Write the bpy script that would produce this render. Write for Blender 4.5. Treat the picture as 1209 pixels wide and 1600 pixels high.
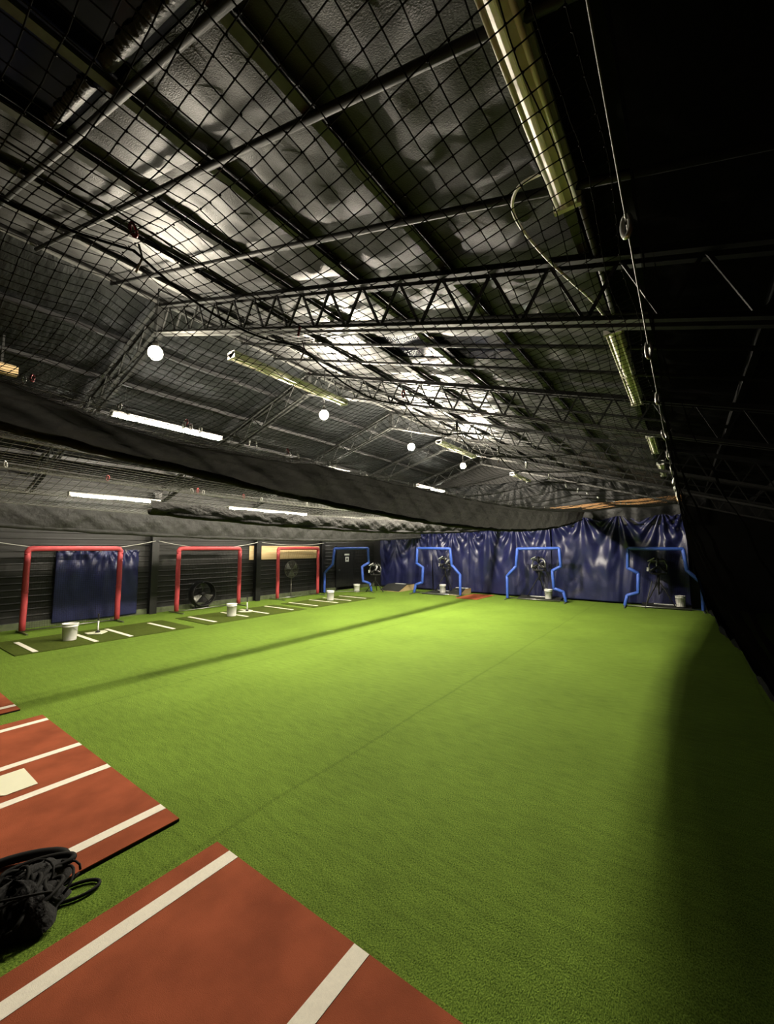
import bpy, math, random
import numpy as np
from mathutils import Vector, Matrix
random.seed(7); rng = np.random.default_rng(7)
for o in list(bpy.data.objects): bpy.data.objects.remove(o)
SC = bpy.context.scene
COL = SC.collection
PI = math.pi

# ------------------------------------------------------------------ camera, world, exposure
H = 2.10
cam_d = bpy.data.cameras.new('camera'); cam = bpy.data.objects.new('camera', cam_d); COL.objects.link(cam)
cam_d.sensor_fit = 'VERTICAL'; cam_d.sensor_height = 24.0; cam_d.lens = 24.0 * 640 / 1600
cam_d.clip_start = 0.02; cam_d.clip_end = 200
cam.location = (0, 0, H); cam.rotation_euler = (math.radians(95.0), 0, math.radians(36.04))
SC.camera = cam
SC.view_settings.view_transform = 'Standard'; SC.view_settings.look = 'None'
SC.view_settings.gamma = 1.0; SC.view_settings.use_curve_mapping = False
SC.view_settings.exposure = 1.2
W = bpy.data.worlds.new('night'); SC.world = W; W.use_nodes = True
W.node_tree.nodes['Background'].inputs[0].default_value = (0.02, 0.025, 0.05, 1)
W.node_tree.nodes['Background'].inputs[1].default_value = 0.05
LAMP_W = 2700.0          # each warm lamp under the ridge
TUBE_E = 55.0           # lit fluorescent tubes

# ------------------------------------------------------------------ materials
ALBEDO = 0.58         # common scale of the colours below
def mat(name, color, rough=0.6, metal=0.0, var=0.0, vscale=8.0, bump=0.0, bscale=40.0, bdist=0.01,
        color2=None, stretch=(1, 1, 1), emit=None, emit_s=0.0, transl=0.0, spec=0.5, detail=4.0, coat=0.0, alpha=1.0):
    if name in ('cream_line', 'white_plastic', 'plate_rubber', 'white_paint'): color = tuple(c * .78 for c in color)
    elif name not in ('white_enamel', 'unlit_tube') and not emit:
        color = tuple(c * ALBEDO for c in color); spec *= .75
        if color2: color2 = tuple(c * ALBEDO for c in color2)
    m = bpy.data.materials.new(name); m.use_nodes = True
    nt = m.node_tree; N = nt.nodes; L = nt.links
    b = N['Principled BSDF']
    b.inputs['Roughness'].default_value = rough; b.inputs['Metallic'].default_value = metal
    b.inputs['Specular IOR Level'].default_value = spec
    b.inputs['Base Color'].default_value = (*color, 1)
    if coat: b.inputs['Coat Weight'].default_value = coat; b.inputs['Coat Roughness'].default_value = 0.25
    tc = N.new('ShaderNodeTexCoord'); mp = N.new('ShaderNodeMapping'); mp.inputs['Scale'].default_value = stretch
    L.new(tc.outputs['Object'], mp.inputs['Vector'])
    if var or color2:
        n = N.new('ShaderNodeTexNoise'); n.inputs['Scale'].default_value = vscale; n.inputs['Detail'].default_value = detail
        L.new(mp.outputs[0], n.inputs['Vector'])
        r = N.new('ShaderNodeValToRGB')
        r.color_ramp.elements[0].position = 0.3; r.color_ramp.elements[1].position = 0.7
        c2 = color2 if color2 else tuple(c * (1 + var) for c in color)
        c1 = color if color2 else tuple(c * (1 - var) for c in color)
        r.color_ramp.elements[0].color = (*c1, 1); r.color_ramp.elements[1].color = (*c2, 1)
        L.new(n.outputs['Fac'], r.inputs['Fac']); L.new(r.outputs['Color'], b.inputs['Base Color'])
    if bump:
        n2 = N.new('ShaderNodeTexNoise'); n2.inputs['Scale'].default_value = bscale; n2.inputs['Detail'].default_value = 3
        L.new(mp.outputs[0], n2.inputs['Vector'])
        bp = N.new('ShaderNodeBump'); bp.inputs['Strength'].default_value = bump; bp.inputs['Distance'].default_value = bdist
        L.new(n2.outputs['Fac'], bp.inputs['Height']); L.new(bp.outputs['Normal'], b.inputs['Normal'])
    if emit:
        b.inputs['Emission Color'].default_value = (*emit, 1); b.inputs['Emission Strength'].default_value = emit_s
    if transl:
        t = N.new('ShaderNodeBsdfTranslucent'); t.inputs['Color'].default_value = (*color, 1)
        mx = N.new('ShaderNodeMixShader'); mx.inputs['Fac'].default_value = transl
        L.new(b.outputs[0], mx.inputs[1]); L.new(t.outputs[0], mx.inputs[2])
        L.new(mx.outputs[0], N['Material Output'].inputs['Surface'])
    return m

def turf_material(name, c_dark, c_light):
    m = bpy.data.materials.new(name); m.use_nodes = True
    nt = m.node_tree; N = nt.nodes; L = nt.links; b = N['Principled BSDF']
    c_dark = tuple(c * ALBEDO for c in c_dark); c_light = tuple(c * ALBEDO for c in c_light)
    b.inputs['Roughness'].default_value = 0.9; b.inputs['Specular IOR Level'].default_value = 0.06
    tc = N.new('ShaderNodeTexCoord')
    def noise(scale, detail, stretch=(1, 1, 1)):
        mp = N.new('ShaderNodeMapping'); mp.inputs['Scale'].default_value = stretch
        L.new(tc.outputs['Object'], mp.inputs['Vector'])
        n = N.new('ShaderNodeTexNoise'); n.inputs['Scale'].default_value = scale; n.inputs['Detail'].default_value = detail
        L.new(mp.outputs[0], n.inputs['Vector']); return n.outputs['Fac']
    fine = noise(150, 6, (1, .6, 1)); mid = noise(9, 4, (.5, 2.2, 1)); big = noise(.7, 3)
    # fine blades
    r = N.new('ShaderNodeValToRGB'); r.color_ramp.elements[0].position = .34; r.color_ramp.elements[1].position = .66
    r.color_ramp.elements[0].color = (*c_dark, 1); r.color_ramp.elements[1].color = (*c_light, 1)
    L.new(fine, r.inputs['Fac'])
    def mulfac(src, lo, hi):
        mr = N.new('ShaderNodeMapRange'); mr.inputs[1].default_value = .3; mr.inputs[2].default_value = .7
        mr.inputs[3].default_value = lo; mr.inputs[4].default_value = hi; L.new(src, mr.inputs[0]); return mr.outputs[0]
    def mul(a, bb):
        k = N.new('ShaderNodeMath'); k.operation = 'MULTIPLY'; L.new(a, k.inputs[0]); L.new(bb, k.inputs[1]); return k.outputs[0]
    f = mul(mulfac(mid, .86, 1.12), mulfac(big, .88, 1.1))
    # seams between turf rolls, running along the hall
    sx = N.new('ShaderNodeSeparateXYZ'); L.new(tc.outputs['Object'], sx.inputs[0])
    wob = N.new('ShaderNodeMath'); wob.operation = 'MULTIPLY_ADD'; L.new(big, wob.inputs[0]); wob.inputs[1].default_value = .12;  L.new(sx.outputs['X'], wob.inputs[2])
    pm = N.new('ShaderNodeMath'); pm.operation = 'PINGPONG'; off = N.new('ShaderNodeMath'); off.operation = 'ADD'; L.new(wob.outputs[0], off.inputs[0]); off.inputs[1].default_value = 2.82; L.new(off.outputs[0], pm.inputs[0]); pm.inputs[1].default_value = 1.83
    sm = N.new('ShaderNodeMapRange'); sm.inputs[1].default_value = 0.0; sm.inputs[2].default_value = .03; sm.inputs[3].default_value = .80; sm.inputs[4].default_value = 1.0
    L.new(pm.outputs[0], sm.inputs[0])
    f = mul(f, sm.outputs[0])
    vm = N.new('ShaderNodeVectorMath'); vm.operation = 'SCALE'; L.new(r.outputs['Color'], vm.inputs[0]); L.new(f, vm.inputs['Scale'])
    L.new(vm.outputs[0], b.inputs['Base Color'])
    bp = N.new('ShaderNodeBump'); bp.inputs['Strength'].default_value = .7; bp.inputs['Distance'].default_value = .012
    L.new(fine, bp.inputs['Height']); L.new(bp.outputs['Normal'], b.inputs['Normal'])
    return m

M = {}
M['turf'] = turf_material('turf', (.072, .144, .014), (.312, .475, .066))
M['tee_turf'] = turf_material('tee_turf', (.050, .080, .010), (.145, .185, .03))
M['clay'] = mat('clay_turf', (.42, .110, .050), .85, var=.20, vscale=3, bump=.5, bscale=260, bdist=.004, spec=.06)
M['clay_edge'] = mat('mat_rubber', (.012, .010, .010), .8)
M['cream'] = mat('cream_line', (.92, .87, .74), .8, var=.05, vscale=60, bump=.3, bscale=220, bdist=.003, spec=.2)
M['plate'] = mat('plate_rubber', (.92, .91, .68), .5, var=.03, vscale=5)
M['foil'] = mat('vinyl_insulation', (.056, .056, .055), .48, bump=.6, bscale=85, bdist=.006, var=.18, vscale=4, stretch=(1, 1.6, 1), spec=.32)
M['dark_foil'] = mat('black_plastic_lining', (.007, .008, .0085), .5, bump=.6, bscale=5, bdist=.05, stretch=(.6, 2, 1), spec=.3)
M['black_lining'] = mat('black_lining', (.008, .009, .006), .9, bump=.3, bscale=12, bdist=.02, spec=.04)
M['steel_dark'] = mat('dark_painted_steel', (.030, .031, .029), .6, metal=.1, var=.3, vscale=12, spec=.3)
M['steel_grey'] = mat('grey_galvanised_steel', (.12, .12, .112), .55, metal=.3, var=.25, vscale=15)
M['chrome'] = mat('zinc', (.55, .55, .52), .3, metal=.9)
M['skylight'] = mat('skylight_night_glass', (.004, .005, .014), .12, spec=.5)
M['net'] = mat('black_net_twine', (.010, .010, .009), .8, spec=.2)
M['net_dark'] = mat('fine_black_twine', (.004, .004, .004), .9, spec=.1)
M['net_lit'] = mat('lamplit_net_twine', (.22, .22, .20), .7)  # paler than the black net: lamp light on the strands put into the colour
M['rope'] = mat('dark_rope', (.035, .035, .035), .7, bump=.4, bscale=200, bdist=.003)
M['white_rope'] = mat('pale_rope', (.55, .54, .48), .7)
M['hem'] = mat('black_net_cloth', (.045, .045, .042), .75, var=.5, vscale=14, bump=.8, bscale=22, bdist=.03, transl=.35, stretch=(1, .8, 1.4))
M['hem_grey'] = mat('grey_net_cloth', (.055, .055, .052), .7, var=.3, vscale=9, bump=.7, bscale=10, bdist=.03, transl=.3)
M['hem_roll'] = mat('black_net_roll', (.008, .008, .008), .9, bump=.6, bscale=30, bdist=.02)
M['curtain_black'] = mat('black_curtain_mesh', (.010, .010, .010), .85, bump=.4, bscale=30, bdist=.02)
def veil():
    m = mat('shaded_black_mesh', (.0013, .0013, .0010), 1.0, spec=.0)  # blacker than real twine: shade on the curtain is put into its colour
    N = m.node_tree.nodes; L = m.node_tree.links
    t = N.new('ShaderNodeBsdfTransparent'); mx = N.new('ShaderNodeMixShader'); mx.inputs[0].default_value = .20
    L.new(N['Principled BSDF'].outputs[0], mx.inputs[1]); L.new(t.outputs[0], mx.inputs[2]); L.new(mx.outputs[0], N['Material Output'].inputs['Surface'])
    return m
M['veil'] = veil()
M['wall_black'] = mat('black_corrugated_steel', (.020, .0195, .018), .5, var=.3, vscale=3, spec=.4)
M['wall_right'] = mat('black_wall', (.006, .006, .005), .95, spec=.04)
M['kick'] = mat('green_grey_kickboard', (.15, .18, .09), .75, var=.25, vscale=7)
M['blue_tarp'] = mat('navy_vinyl_tarp', (.017, .020, .088), .36, var=.2, vscale=3, bump=.35, bscale=25, bdist=.01, spec=.6)
M['red_pad'] = mat('red_foam_pad', (.60, .070, .080), .55, bump=.2, bscale=40, bdist=.01, var=.1, vscale=9)
M['blue_pad'] = mat('blue_foam_pad', (.06, .15, .68), .5, bump=.2, bscale=40, bdist=.01, var=.1, vscale=9)
M['bucket'] = mat('white_plastic', (.90, .89, .85), .4, var=.03, vscale=6)
M['white'] = mat('white_enamel', (.93, .90, .84), .5, var=.06, vscale=10)
M['white_p'] = mat('white_paint', (.8, .8, .78), .5)
M['tube_off'] = mat('unlit_tube', (.85, .82, .68), .25)
M['tube_on'] = mat('lit_tube', (1, 1, 1), .5, emit=(1.0, .96, .82), emit_s=TUBE_E)
M['bulb'] = mat('lit_bulb', (1, 1, 1), .5, emit=(1.0, .84, .55), emit_s=60)
M['black_plastic'] = mat('black_plastic', (.015, .015, .015), .4)
M['rubber'] = mat('dark_rubber', (.03, .03, .03), .7)
M['blade'] = mat('grey_fan_blade', (.42, .42, .38), .4, metal=.4)
M['wire'] = mat('grey_wire', (.30, .28, .24), .45, metal=.5)
M['plywood'] = mat('pine_board', (.62, .43, .20), .65, color2=(.78, .60, .33), vscale=6, stretch=(1, .25, 4), bump=.15, bscale=30)
M['lumber'] = mat('orange_lumber', (.55, .26, .09), .6, color2=(.78, .44, .17), vscale=5, stretch=(.3, 2, 5), bump=.15, bscale=30)
M['black_mat'] = mat('black_turf_platform', (.020, .022, .018), .85, bump=.5, bscale=150, bdist=.005)
M['red_clip'] = mat('red_anodised', (.45, .04, .05), .35, metal=.4)
M['clip'] = mat('pale_zinc_clip', (.75, .75, .70), .3, metal=.6)
M['carton'] = mat('brown_carton', (.35, .27, .16), .8)
M['door'] = mat('black_door', (.014, .014, .014), .5)

# ------------------------------------------------------------------ mesh helpers
class MB:
    def __init__(s): s.v = []; s.f = []
    def add(s, vs, fs):
        o = len(s.v); s.v += [tuple(p) for p in vs]; s.f += [tuple(i + o for i in f) for f in fs]; return s
    def box(s, lo, hi):
        x0, y0, z0 = lo; x1, y1, z1 = hi
        return s.add([(x0, y0, z0), (x1, y0, z0), (x1, y1, z0), (x0, y1, z0), (x0, y0, z1), (x1, y0, z1), (x1, y1, z1), (x0, y1, z1)],
                     [(3, 2, 1, 0), (4, 5, 6, 7), (0, 1, 5, 4), (1, 2, 6, 5), (2, 3, 7, 6), (3, 0, 4, 7)])
    def bar(s, a, b, w, h=None, up=(0, 0, 1)):
        """rectangular bar from a to b, width w (sideways) and height h (up)"""
        h = h or w; a = Vector(a); b = Vector(b); d = (b - a).normalized(); u = Vector(up)
        if abs(d.dot(u)) > .98: u = Vector((0, 1, 0))
        r = d.cross(u).normalized(); u = r.cross(d).normalized()
        vs = [p + r * (i * w / 2) + u * (j * h / 2) for p in (a, b) for i, j in ((-1, -1), (1, -1), (1, 1), (-1, 1))]
        return s.add(vs, [(0, 1, 2, 3)[::-1], (4, 5, 6, 7), (0, 1, 5, 4), (1, 2, 6, 5), (2, 3, 7, 6), (3, 0, 4, 7)])
    def tube(s, pts, r, n=8, closed=False, cap=True):
        pts = [Vector(p) for p in pts]; K = len(pts); rr = r if isinstance(r, (list, tuple)) else [r] * K
        prev = None; rings = []
        for i, p in enumerate(pts):
            if closed: d = (pts[(i + 1) % K] - pts[i - 1]).normalized()
            else: d = (pts[min(i + 1, K - 1)] - pts[max(i - 1, 0)]).normalized()
            if prev is None:
                a = Vector((0, 0, 1)) if abs(d.z) < .9 else Vector((1, 0, 0)); x = d.cross(a).normalized()
            else:
                x = (prev - d * prev.dot(d)).normalized()
            prev = x; y = d.cross(x)
            rings.append([p + (x * math.cos(2 * PI * k / n) + y * math.sin(2 * PI * k / n)) * rr[i] for k in range(n)])
        vs = [q for g in rings for q in g]; fs = []
        for i in range(K if closed else K - 1):
            j = (i + 1) % K
            for k in range(n):
                l = (k + 1) % n; fs.append((i * n + k, i * n + l, j * n + l, j * n + k))
        if cap and not closed:
            fs.append(tuple(range(n))[::-1]); fs.append(tuple((K - 1) * n + k for k in range(n)))
        return s.add(vs, fs)
    def cyl(s, a, b, r, n=16, r2=None): return s.tube([a, b], [r, r2 if r2 is not None else r], n)
    def lathe(s, prof, n=24, c=(0, 0, 0), axis='z'):
        vs = []; fs = []
        for (r, z) in prof:
            for k in range(n):
                a = 2 * PI * k / n; p = (r * math.cos(a), r * math.sin(a), z)
                if axis == 'x': p = (z, r * math.cos(a), r * math.sin(a))
                vs.append((p[0] + c[0], p[1] + c[1], p[2] + c[2]))
        for i in range(len(prof) - 1):
            for k in range(n):
                l = (k + 1) % n; fs.append((i * n + k, i * n + l, (i + 1) * n + l, (i + 1) * n + k))
        return s.add(vs, fs)
    def grid(s, fn, nu, nv):
        vs = [fn(i / nu, j / nv) for i in range(nu + 1) for j in range(nv + 1)]
        fs = [(i * (nv + 1) + j, (i + 1) * (nv + 1) + j, (i + 1) * (nv + 1) + j + 1, i * (nv + 1) + j + 1) for i in range(nu) for j in range(nv)]
        return s.add(vs, fs)
    def prism(s, poly, z0, z1):
        n = len(poly)
        vs = [(x, y, z0) for x, y in poly] + [(x, y, z1) for x, y in poly]
        return s.add(vs, [tuple(range(n))[::-1], tuple(range(n, 2 * n))] + [(i, (i + 1) % n, n + (i + 1) % n, n + i) for i in range(n)])
    def build(s, name, m, parent=None, smooth=False, bevel=0.0, solid=0.0):
        me = bpy.data.meshes.new(name); me.from_pydata(s.v, [], s.f); me.update()
        if isinstance(m, str): m = M[m]
        me.materials.append(m)
        o = bpy.data.objects.new(name, me); COL.objects.link(o)
        if smooth:
            me.polygons.foreach_set('use_smooth', [True] * len(me.polygons))
        if bevel:
            md = o.modifiers.new('bevel', 'BEVEL'); md.width = bevel; md.segments = 2; md.limit_method = 'ANGLE'
        if solid:
            md = o.modifiers.new('solid', 'SOLIDIFY'); md.thickness = solid
        if parent: o.parent = parent
        return o

def spline(P, n=6):
    P = [Vector(p) for p in P]; Q = []
    for i in range(len(P) - 1):
        a, b, c, d = P[max(i - 1, 0)], P[i], P[i + 1], P[min(i + 2, len(P) - 1)]
        for k in range(n):
            t = k / n; Q.append(.5 * ((2 * b) + (c - a) * t + (2 * a - 5 * b + 4 * c - d) * t * t + (3 * b - a - 3 * c + d) * t ** 3))
    return Q + [P[-1]]
def tag(o, label=None, cat=None, group=None, kind=None):
    if label: o['label'] = label
    if cat: o['category'] = cat
    if group: o['group'] = group
    if kind: o['kind'] = kind
    return o
def empty(name, loc=(0, 0, 0), rz=0.0):
    o = bpy.data.objects.new(name, None); COL.objects.link(o); o.empty_display_size = .1
    o.location = loc; o.rotation_euler = (0, 0, rz); return o
def copy_tree(o, parent=None):
    c = o.copy(); COL.objects.link(c)
    if parent: c.parent = parent
    for ch in list(o.children): copy_tree(ch, c)
    return c
def raw_mesh(name, V, F, m, parent=None):
    V = np.asarray(V, np.float32); F = np.asarray(F, np.int32)
    me = bpy.data.meshes.new(name); me.vertices.add(len(V)); me.vertices.foreach_set('co', V.ravel())
    k = F.shape[1]; me.loops.add(F.size); me.loops.foreach_set('vertex_index', F.ravel())
    me.polygons.add(len(F)); me.polygons.foreach_set('loop_start', np.arange(0, F.size, k, dtype=np.int32))
    me.update(calc_edges=True); me.validate()
    me.materials.append(M[m] if isinstance(m, str) else m)
    o = bpy.data.objects.new(name, me); COL.objects.link(o)
    if parent: o.parent = parent
    return o
def strands(polys, r, acc):
    """each poly (K,3) becomes a three-sided twine; appended to acc=[list V, list F, offset]"""
    for P in polys:
        K = len(P)
        d = np.gradient(P, axis=0); d /= np.linalg.norm(d, axis=1)[:, None] + 1e-9
        a = np.where(np.abs(d[:, 2:3]) < .9, np.array([[0, 0, 1.]]), np.array([[1., 0, 0]]))
        x = np.cross(d, a); x /= np.linalg.norm(x, axis=1)[:, None] + 1e-9
        y = np.cross(d, x)
        rings = np.stack([P + (x * math.cos(t) + y * math.sin(t)) * r for t in (0, 2 * PI / 3, 4 * PI / 3)], 1)
        o = acc[2]; acc[0].append(rings.reshape(-1, 3))
        i = np.arange(K - 1)
        for k in range(3):
            l = (k + 1) % 3
            acc[1].append(np.stack([o + i * 3 + k, o + i * 3 + l, o + (i + 1) * 3 + l, o + (i + 1) * 3 + k], 1))
        acc[2] += K * 3
def net_mesh(name, fn, us, vs, r, m, nu=None, nv=None, parent=None, jitter=0.0):
    """net over fn(u,v)->xyz arrays; twine at every us and vs; nu/nv = samples along each twine"""
    acc = [[], [], 0]
    U = np.linspace(us[0], us[-1], nu or len(us)); V = np.linspace(vs[0], vs[-1], nv or len(vs))
    polys = [fn(np.full_like(V, u), V) for u in us] + [fn(U, np.full_like(U, v)) for v in vs]
    if jitter: polys = [P + rng.normal(0, jitter, P.shape) for P in polys]
    strands(polys, r, acc)
    return raw_mesh(name, np.concatenate(acc[0]), np.concatenate(acc[1]), m, parent)

# ------------------------------------------------------------------ dimensions of the hall
XL, XR, YF, YB = -14.1, 5.0, 18.1, -3.0
RIDGE, SL = -7.04, 0.309
def roof(x):       # height of the top chord / underside of purlins
    zr = H + 4.13
    return zr - SL * abs(x - RIDGE)

# ------------------------------------------------------------------ the setting
def struct(o, label=None): o['kind'] = 'structure'; return o
struct(MB().add([(XL - .2, YB, 0), (XR + .2, YB, 0), (XR + .2, YF + .2, 0), (XL - .2, YF + .2, 0), (XL - .2, YB, -.15), (XR + .2, YB, -.15), (XR + .2, YF + .2, -.15), (XL - .2, YF + .2, -.15)],
     [(0, 1, 2, 3), (7, 6, 5, 4), (4, 5, 1, 0), (5, 6, 2, 1), (6, 7, 3, 2), (7, 4, 0, 3)]).build('floor', 'turf'))
# left wall: ribbed black steel cladding
mb = MB(); z = 0.0; prof = []
while z < 4.15:
    prof += [(0, z), (0, z + .12), (.009, z + .135), (.009, z + .155)]; z += .17
prof = [(p[0], min(p[1], 4.15)) for p in prof]
n = len(prof)
mb.add([(XL + p[0], YB, p[1]) for p in prof] + [(XL + p[0], YF + .1, p[1]) for p in prof], [(i, n + i, n + i + 1, i + 1) for i in range(n - 1)])
mb.box((XL - .12, YB, 0), (XL - .002, YF + .1, 4.15))
struct(mb.build('wall_left', 'wall_black'))
struct(MB().box((XL + .02, YB, 0), (XL + .07, YF, .16)).build('baseboard_left', 'kick'))
# far wall: black lining sheet up to the roof
def gable(y0, y1):
    poly = [(XL - .1, 0), (XR + .1, 0), (XR + .1, roof(XR + .1) + .1), (RIDGE, roof(RIDGE) + .1), (XL - .1, roof(XL - .1) + .1)]
    n = len(poly)
    vs = [(x, y0, z) for x, z in poly] + [(x, y1, z) for x, z in poly]
    return MB().add(vs, [tuple(range(n)), tuple(range(n, 2 * n))[::-1]] + [(i, n + i, n + (i + 1) % n, (i + 1) % n) for i in range(n)])
struct(gable(YF + .02, YF + .14).build('wall_far', 'wall_black'))
struct(gable(YB - .14, YB).build('wall_back', 'wall_right'))
struct(MB().box((XR, YB, 0), (XR + .12, YF, roof(XR) + .1)).build('wall_right', 'wall_right'))
# ceiling: roof deck with lining panels, purlins, cross pipes and skylights as its parts
mb = MB()
for x0, x1 in ((XL - .12, RIDGE), (RIDGE, XR + .12)):
    z0, z1 = roof(x0) + .13, roof(x1) + .13
    mb.add([(x0, YB - .1, z0), (x1, YB - .1, z1), (x1, YF + .2, z1), (x0, YF + .2, z0), (x0, YB - .1, z0 + .08), (x1, YB - .1, z1 + .08), (x1, YF + .2, z1 + .08), (x0, YF + .2, z0 + .08)],
           [(0, 1, 2, 3)[::-1], (4, 5, 6, 7), (0, 1, 5, 4), (1, 2, 6, 5), (2, 3, 7, 6), (3, 0, 4, 7)])
ceiling = struct(mb.build('ceiling', 'steel_dark'))
PURL = [-7.0, -5.9, -4.85, -3.78, -2.71, -1.62, -.5, .6, 1.7, 2.8, 3.9, 4.95]
CROSS = [-1.2, -.2, .88, 1.45, 2.37, 3.1, 3.95, 4.7, 5.5, 6.5, 7.6, 8.75, 9.9, 11.6, 13.3, 15.0, 16.7, 18.0]
def skylight(i, j):
    x = (PURL[i] + PURL[i + 1]) / 2; y = (CROSS[j] + CROSS[j + 1]) / 2
    return (x > -2.7 and x < -1.6 and y < .88) or (-3.78 < x < -2.71 and -.3 < y < .88) or (-3.8 < x < -1.6 and 4.7 < y < 5.5)
def panel(x0, x1, y0, y1, m, seed, side=1, amp=.05):
    r = random.Random(seed); ph = [r.uniform(0, 6.3) for _ in range(6)]; k1 = r.uniform(2, 4); sag = r.uniform(.3, 1)
    def fn(u, v):
        x = x0 + (x1 - x0) * u; y = y0 + (y1 - y0) * v
        e = math.sin(PI * u) ** .7 * (math.sin(PI * v) ** .5 if 0 < v < 1 else 0) if 0 < u < 1 else 0
        d = amp * sag * e + e * (.012 * math.sin(k1 * 6 * u + ph[0] + 3 * v) + .010 * math.sin(9 * v * (y1 - y0) + ph[1] + 4 * u)
            + .008 * math.sin(17 * (u - v) + ph[2]) + .006 * math.sin(29 * u + 13 * v + ph[3]))
        return (x, y, roof(x) + .10 - d)
    o = MB().grid(fn, 12, max(6, int(12 * (y1 - y0)))).build('lining_panel', m, ceiling, smooth=True)
    return o
for i in range(len(PURL) - 1):
    for j in range(len(CROSS) - 1):
        x0, x1, y0, y1 = PURL[i], PURL[i + 1], CROSS[j], CROSS[j + 1]
        if skylight(i, j):
            s = MB()
            s.add([(x0, y0, roof(x0) + .11), (x1, y0, roof(x1) + .11), (x1, y1, roof(x1) + .11), (x0, y1, roof(x0) + .11)], [(0, 3, 2, 1)])
            s.build('skylight_pane', 'skylight', ceiling)
        else:
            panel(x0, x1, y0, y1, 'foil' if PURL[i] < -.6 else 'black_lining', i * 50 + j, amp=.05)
LP = [XL, -13.0, -11.8, -10.6, -9.4, -8.2, RIDGE]
LC = [-1.2, 1.0, 3.1, 6.5, 9.9, 13.3, 18.0]
for i in range(len(LP) - 1):
    for j in range(len(LC) - 1):
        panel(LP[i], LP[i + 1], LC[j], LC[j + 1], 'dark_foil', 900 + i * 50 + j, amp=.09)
for x in PURL + LP[1:-1]:                                       # C-section purlins running the length of the hall
    s = MB(); z = roof(x)
    s.box((x - .02, -1.4, z + .02), (x - .012, YF, z + .10)); s.box((x - .02, -1.4, z), (x + .045, YF, z + .02))
    s.build('purlin', 'steel_grey' if RIDGE < x < -.4 else 'black_plastic', ceiling)
for y in CROSS:                                                  # bracing pipes under the purlins
    if y in (3.1, 6.5, 9.9, 13.3, 16.7): continue
    MB().cyl((RIDGE, y, roof(RIDGE) - .03), (XR, y, roof(XR) - .03), .026, 8).build('cross_pipe', 'steel_dark', ceiling, smooth=True)
# kerb of pale insulation hanging round the near skylights
def frill(x0, x1, y, seed):
    r = random.Random(seed)
    def fn(u, v):
        x = x0 + (x1 - x0) * u
        return (x, y - .02 - .09 * v * (1 + .05 * math.sin(23 * u) + .04 * math.sin(51 * u)), roof(x) + .095 - .035 * math.sin(PI * v) + .004 * math.sin(110 * u + 2 * v) * v)
    return MB().grid(fn, 120, 6).build('insulation_flap', 'foil', ceiling, smooth=True)
frill(-2.66, -1.66, .86, 1); frill(-3.72, -2.9, .86, 2)

# ------------------------------------------------------------------ roof trusses (rafter trusses either side of the ridge)
def make_truss(y):
    t = empty('roof_truss', (0, y, 0))
    D = .50
    for side in (1, -1):
        xe = XR - .05 if side > 0 else XL + .05
        # chords: paired angles
        for nm, dz, w, h in (('top_chord', -.04, .085, .07), ('bottom_chord', -D, .085, .05)):
            s = MB(); xa = RIDGE + side * .02
            for dy in (-.035, .035):
                s.bar((xa, dy, roof(xa) + dz), (xe, dy, roof(xe) + dz), .008, h); s.bar((xa, dy * 1.6, roof(xa) + dz - h / 2), (xe, dy * 1.6, roof(xe) + dz - h / 2), .05, .008)
            s.build(nm, 'steel_dark' if nm == 'top_chord' or side < 0 else 'steel_grey', t)
        k = 0; x = RIDGE + side * .1; step = .46 if side > 0 else .8
        while (x + side * step - xe) * side < 0:
            x2 = x + side * step
            a = (x, 0, roof(x) - D); b = (x + side * step * .5, 0, roof(x + side * step * .5) - .05); c = (x2, 0, roof(x2) - D)
            MB().bar(a, b, .022, .022).build('web_bar', 'steel_dark', t)
            MB().bar(b, c, .022, .022).build('web_bar', 'steel_dark', t)
            x = x2
    MB().box((RIDGE - .06, -.05, roof(RIDGE) - D - .06), (RIDGE + .06, .05, roof(RIDGE) + .02)).build('ridge_plate', 'steel_dark', t)
    return t
t0 = make_truss(3.1)
tl = ['dark steel roof truss nearest the camera, running above the overhead net', 'second dark steel roof truss, just before the second glowing lamp',
      'third dark steel roof truss from the camera', 'fourth dark steel roof truss, beside the last glowing lamp', 'dark steel roof truss farthest back, close to the far wall']
for i, y in enumerate((3.1, 6.5, 9.9, 13.3, 16.7)):
    t = t0 if i == 0 else copy_tree(t0)
    t.location.y = y; tag(t, tl[i], 'truss', 'roof trusses')

# ------------------------------------------------------------------ warm lamps under the ridge
LX, LZ = -6.2, 5.0
ll = ['nearest glowing warm lamp, hanging at the left end of the first truss', 'second glowing warm lamp from the left, under the roof ridge',
      'third glowing warm lamp from the left, under the roof ridge', 'farthest and smallest of the four glowing warm lamps']
for i, y in enumerate((2.7, 6.2, 9.7, 13.06)):
    t = empty('hanging_lamp', (LX, y, LZ))
    MB().lathe([(.0, -.13), (.05, -.12), (.088, -.08), (.10, -.03), (.09, .02), (.06, .055), (.035, .065)], 20).build('bulb', 'bulb', t, smooth=True)
    MB().lathe([(.035, .06), (.04, .075), (.04, .14), (.02, .16), (.012, .16)], 16).build('socket', 'black_plastic', t, smooth=True)
    MB().cyl((0, 0, .15), (0, 0, roof(LX) - LZ + .0), .010, 8).build('stem', 'steel_dark', t)
    MB().bar((0, 0, roof(LX) - LZ - .01), (0, .42, roof(LX) - LZ - .01), .03, .03).build('arm', 'steel_dark', t)
    tag(t, ll[i], 'lamp', 'warm hanging lamps')
    ld = bpy.data.lights.new('lamp_light', 'POINT'); ld.energy = LAMP_W * (.28, .95, 1.5, 1.7)[i]; ld.color = (1.0, .90, .73); ld.shadow_soft_size = .115
    lo = bpy.data.objects.new('lamp_light', ld); COL.objects.link(lo); lo.location = (0, 0, -.03); lo.parent = t

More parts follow.
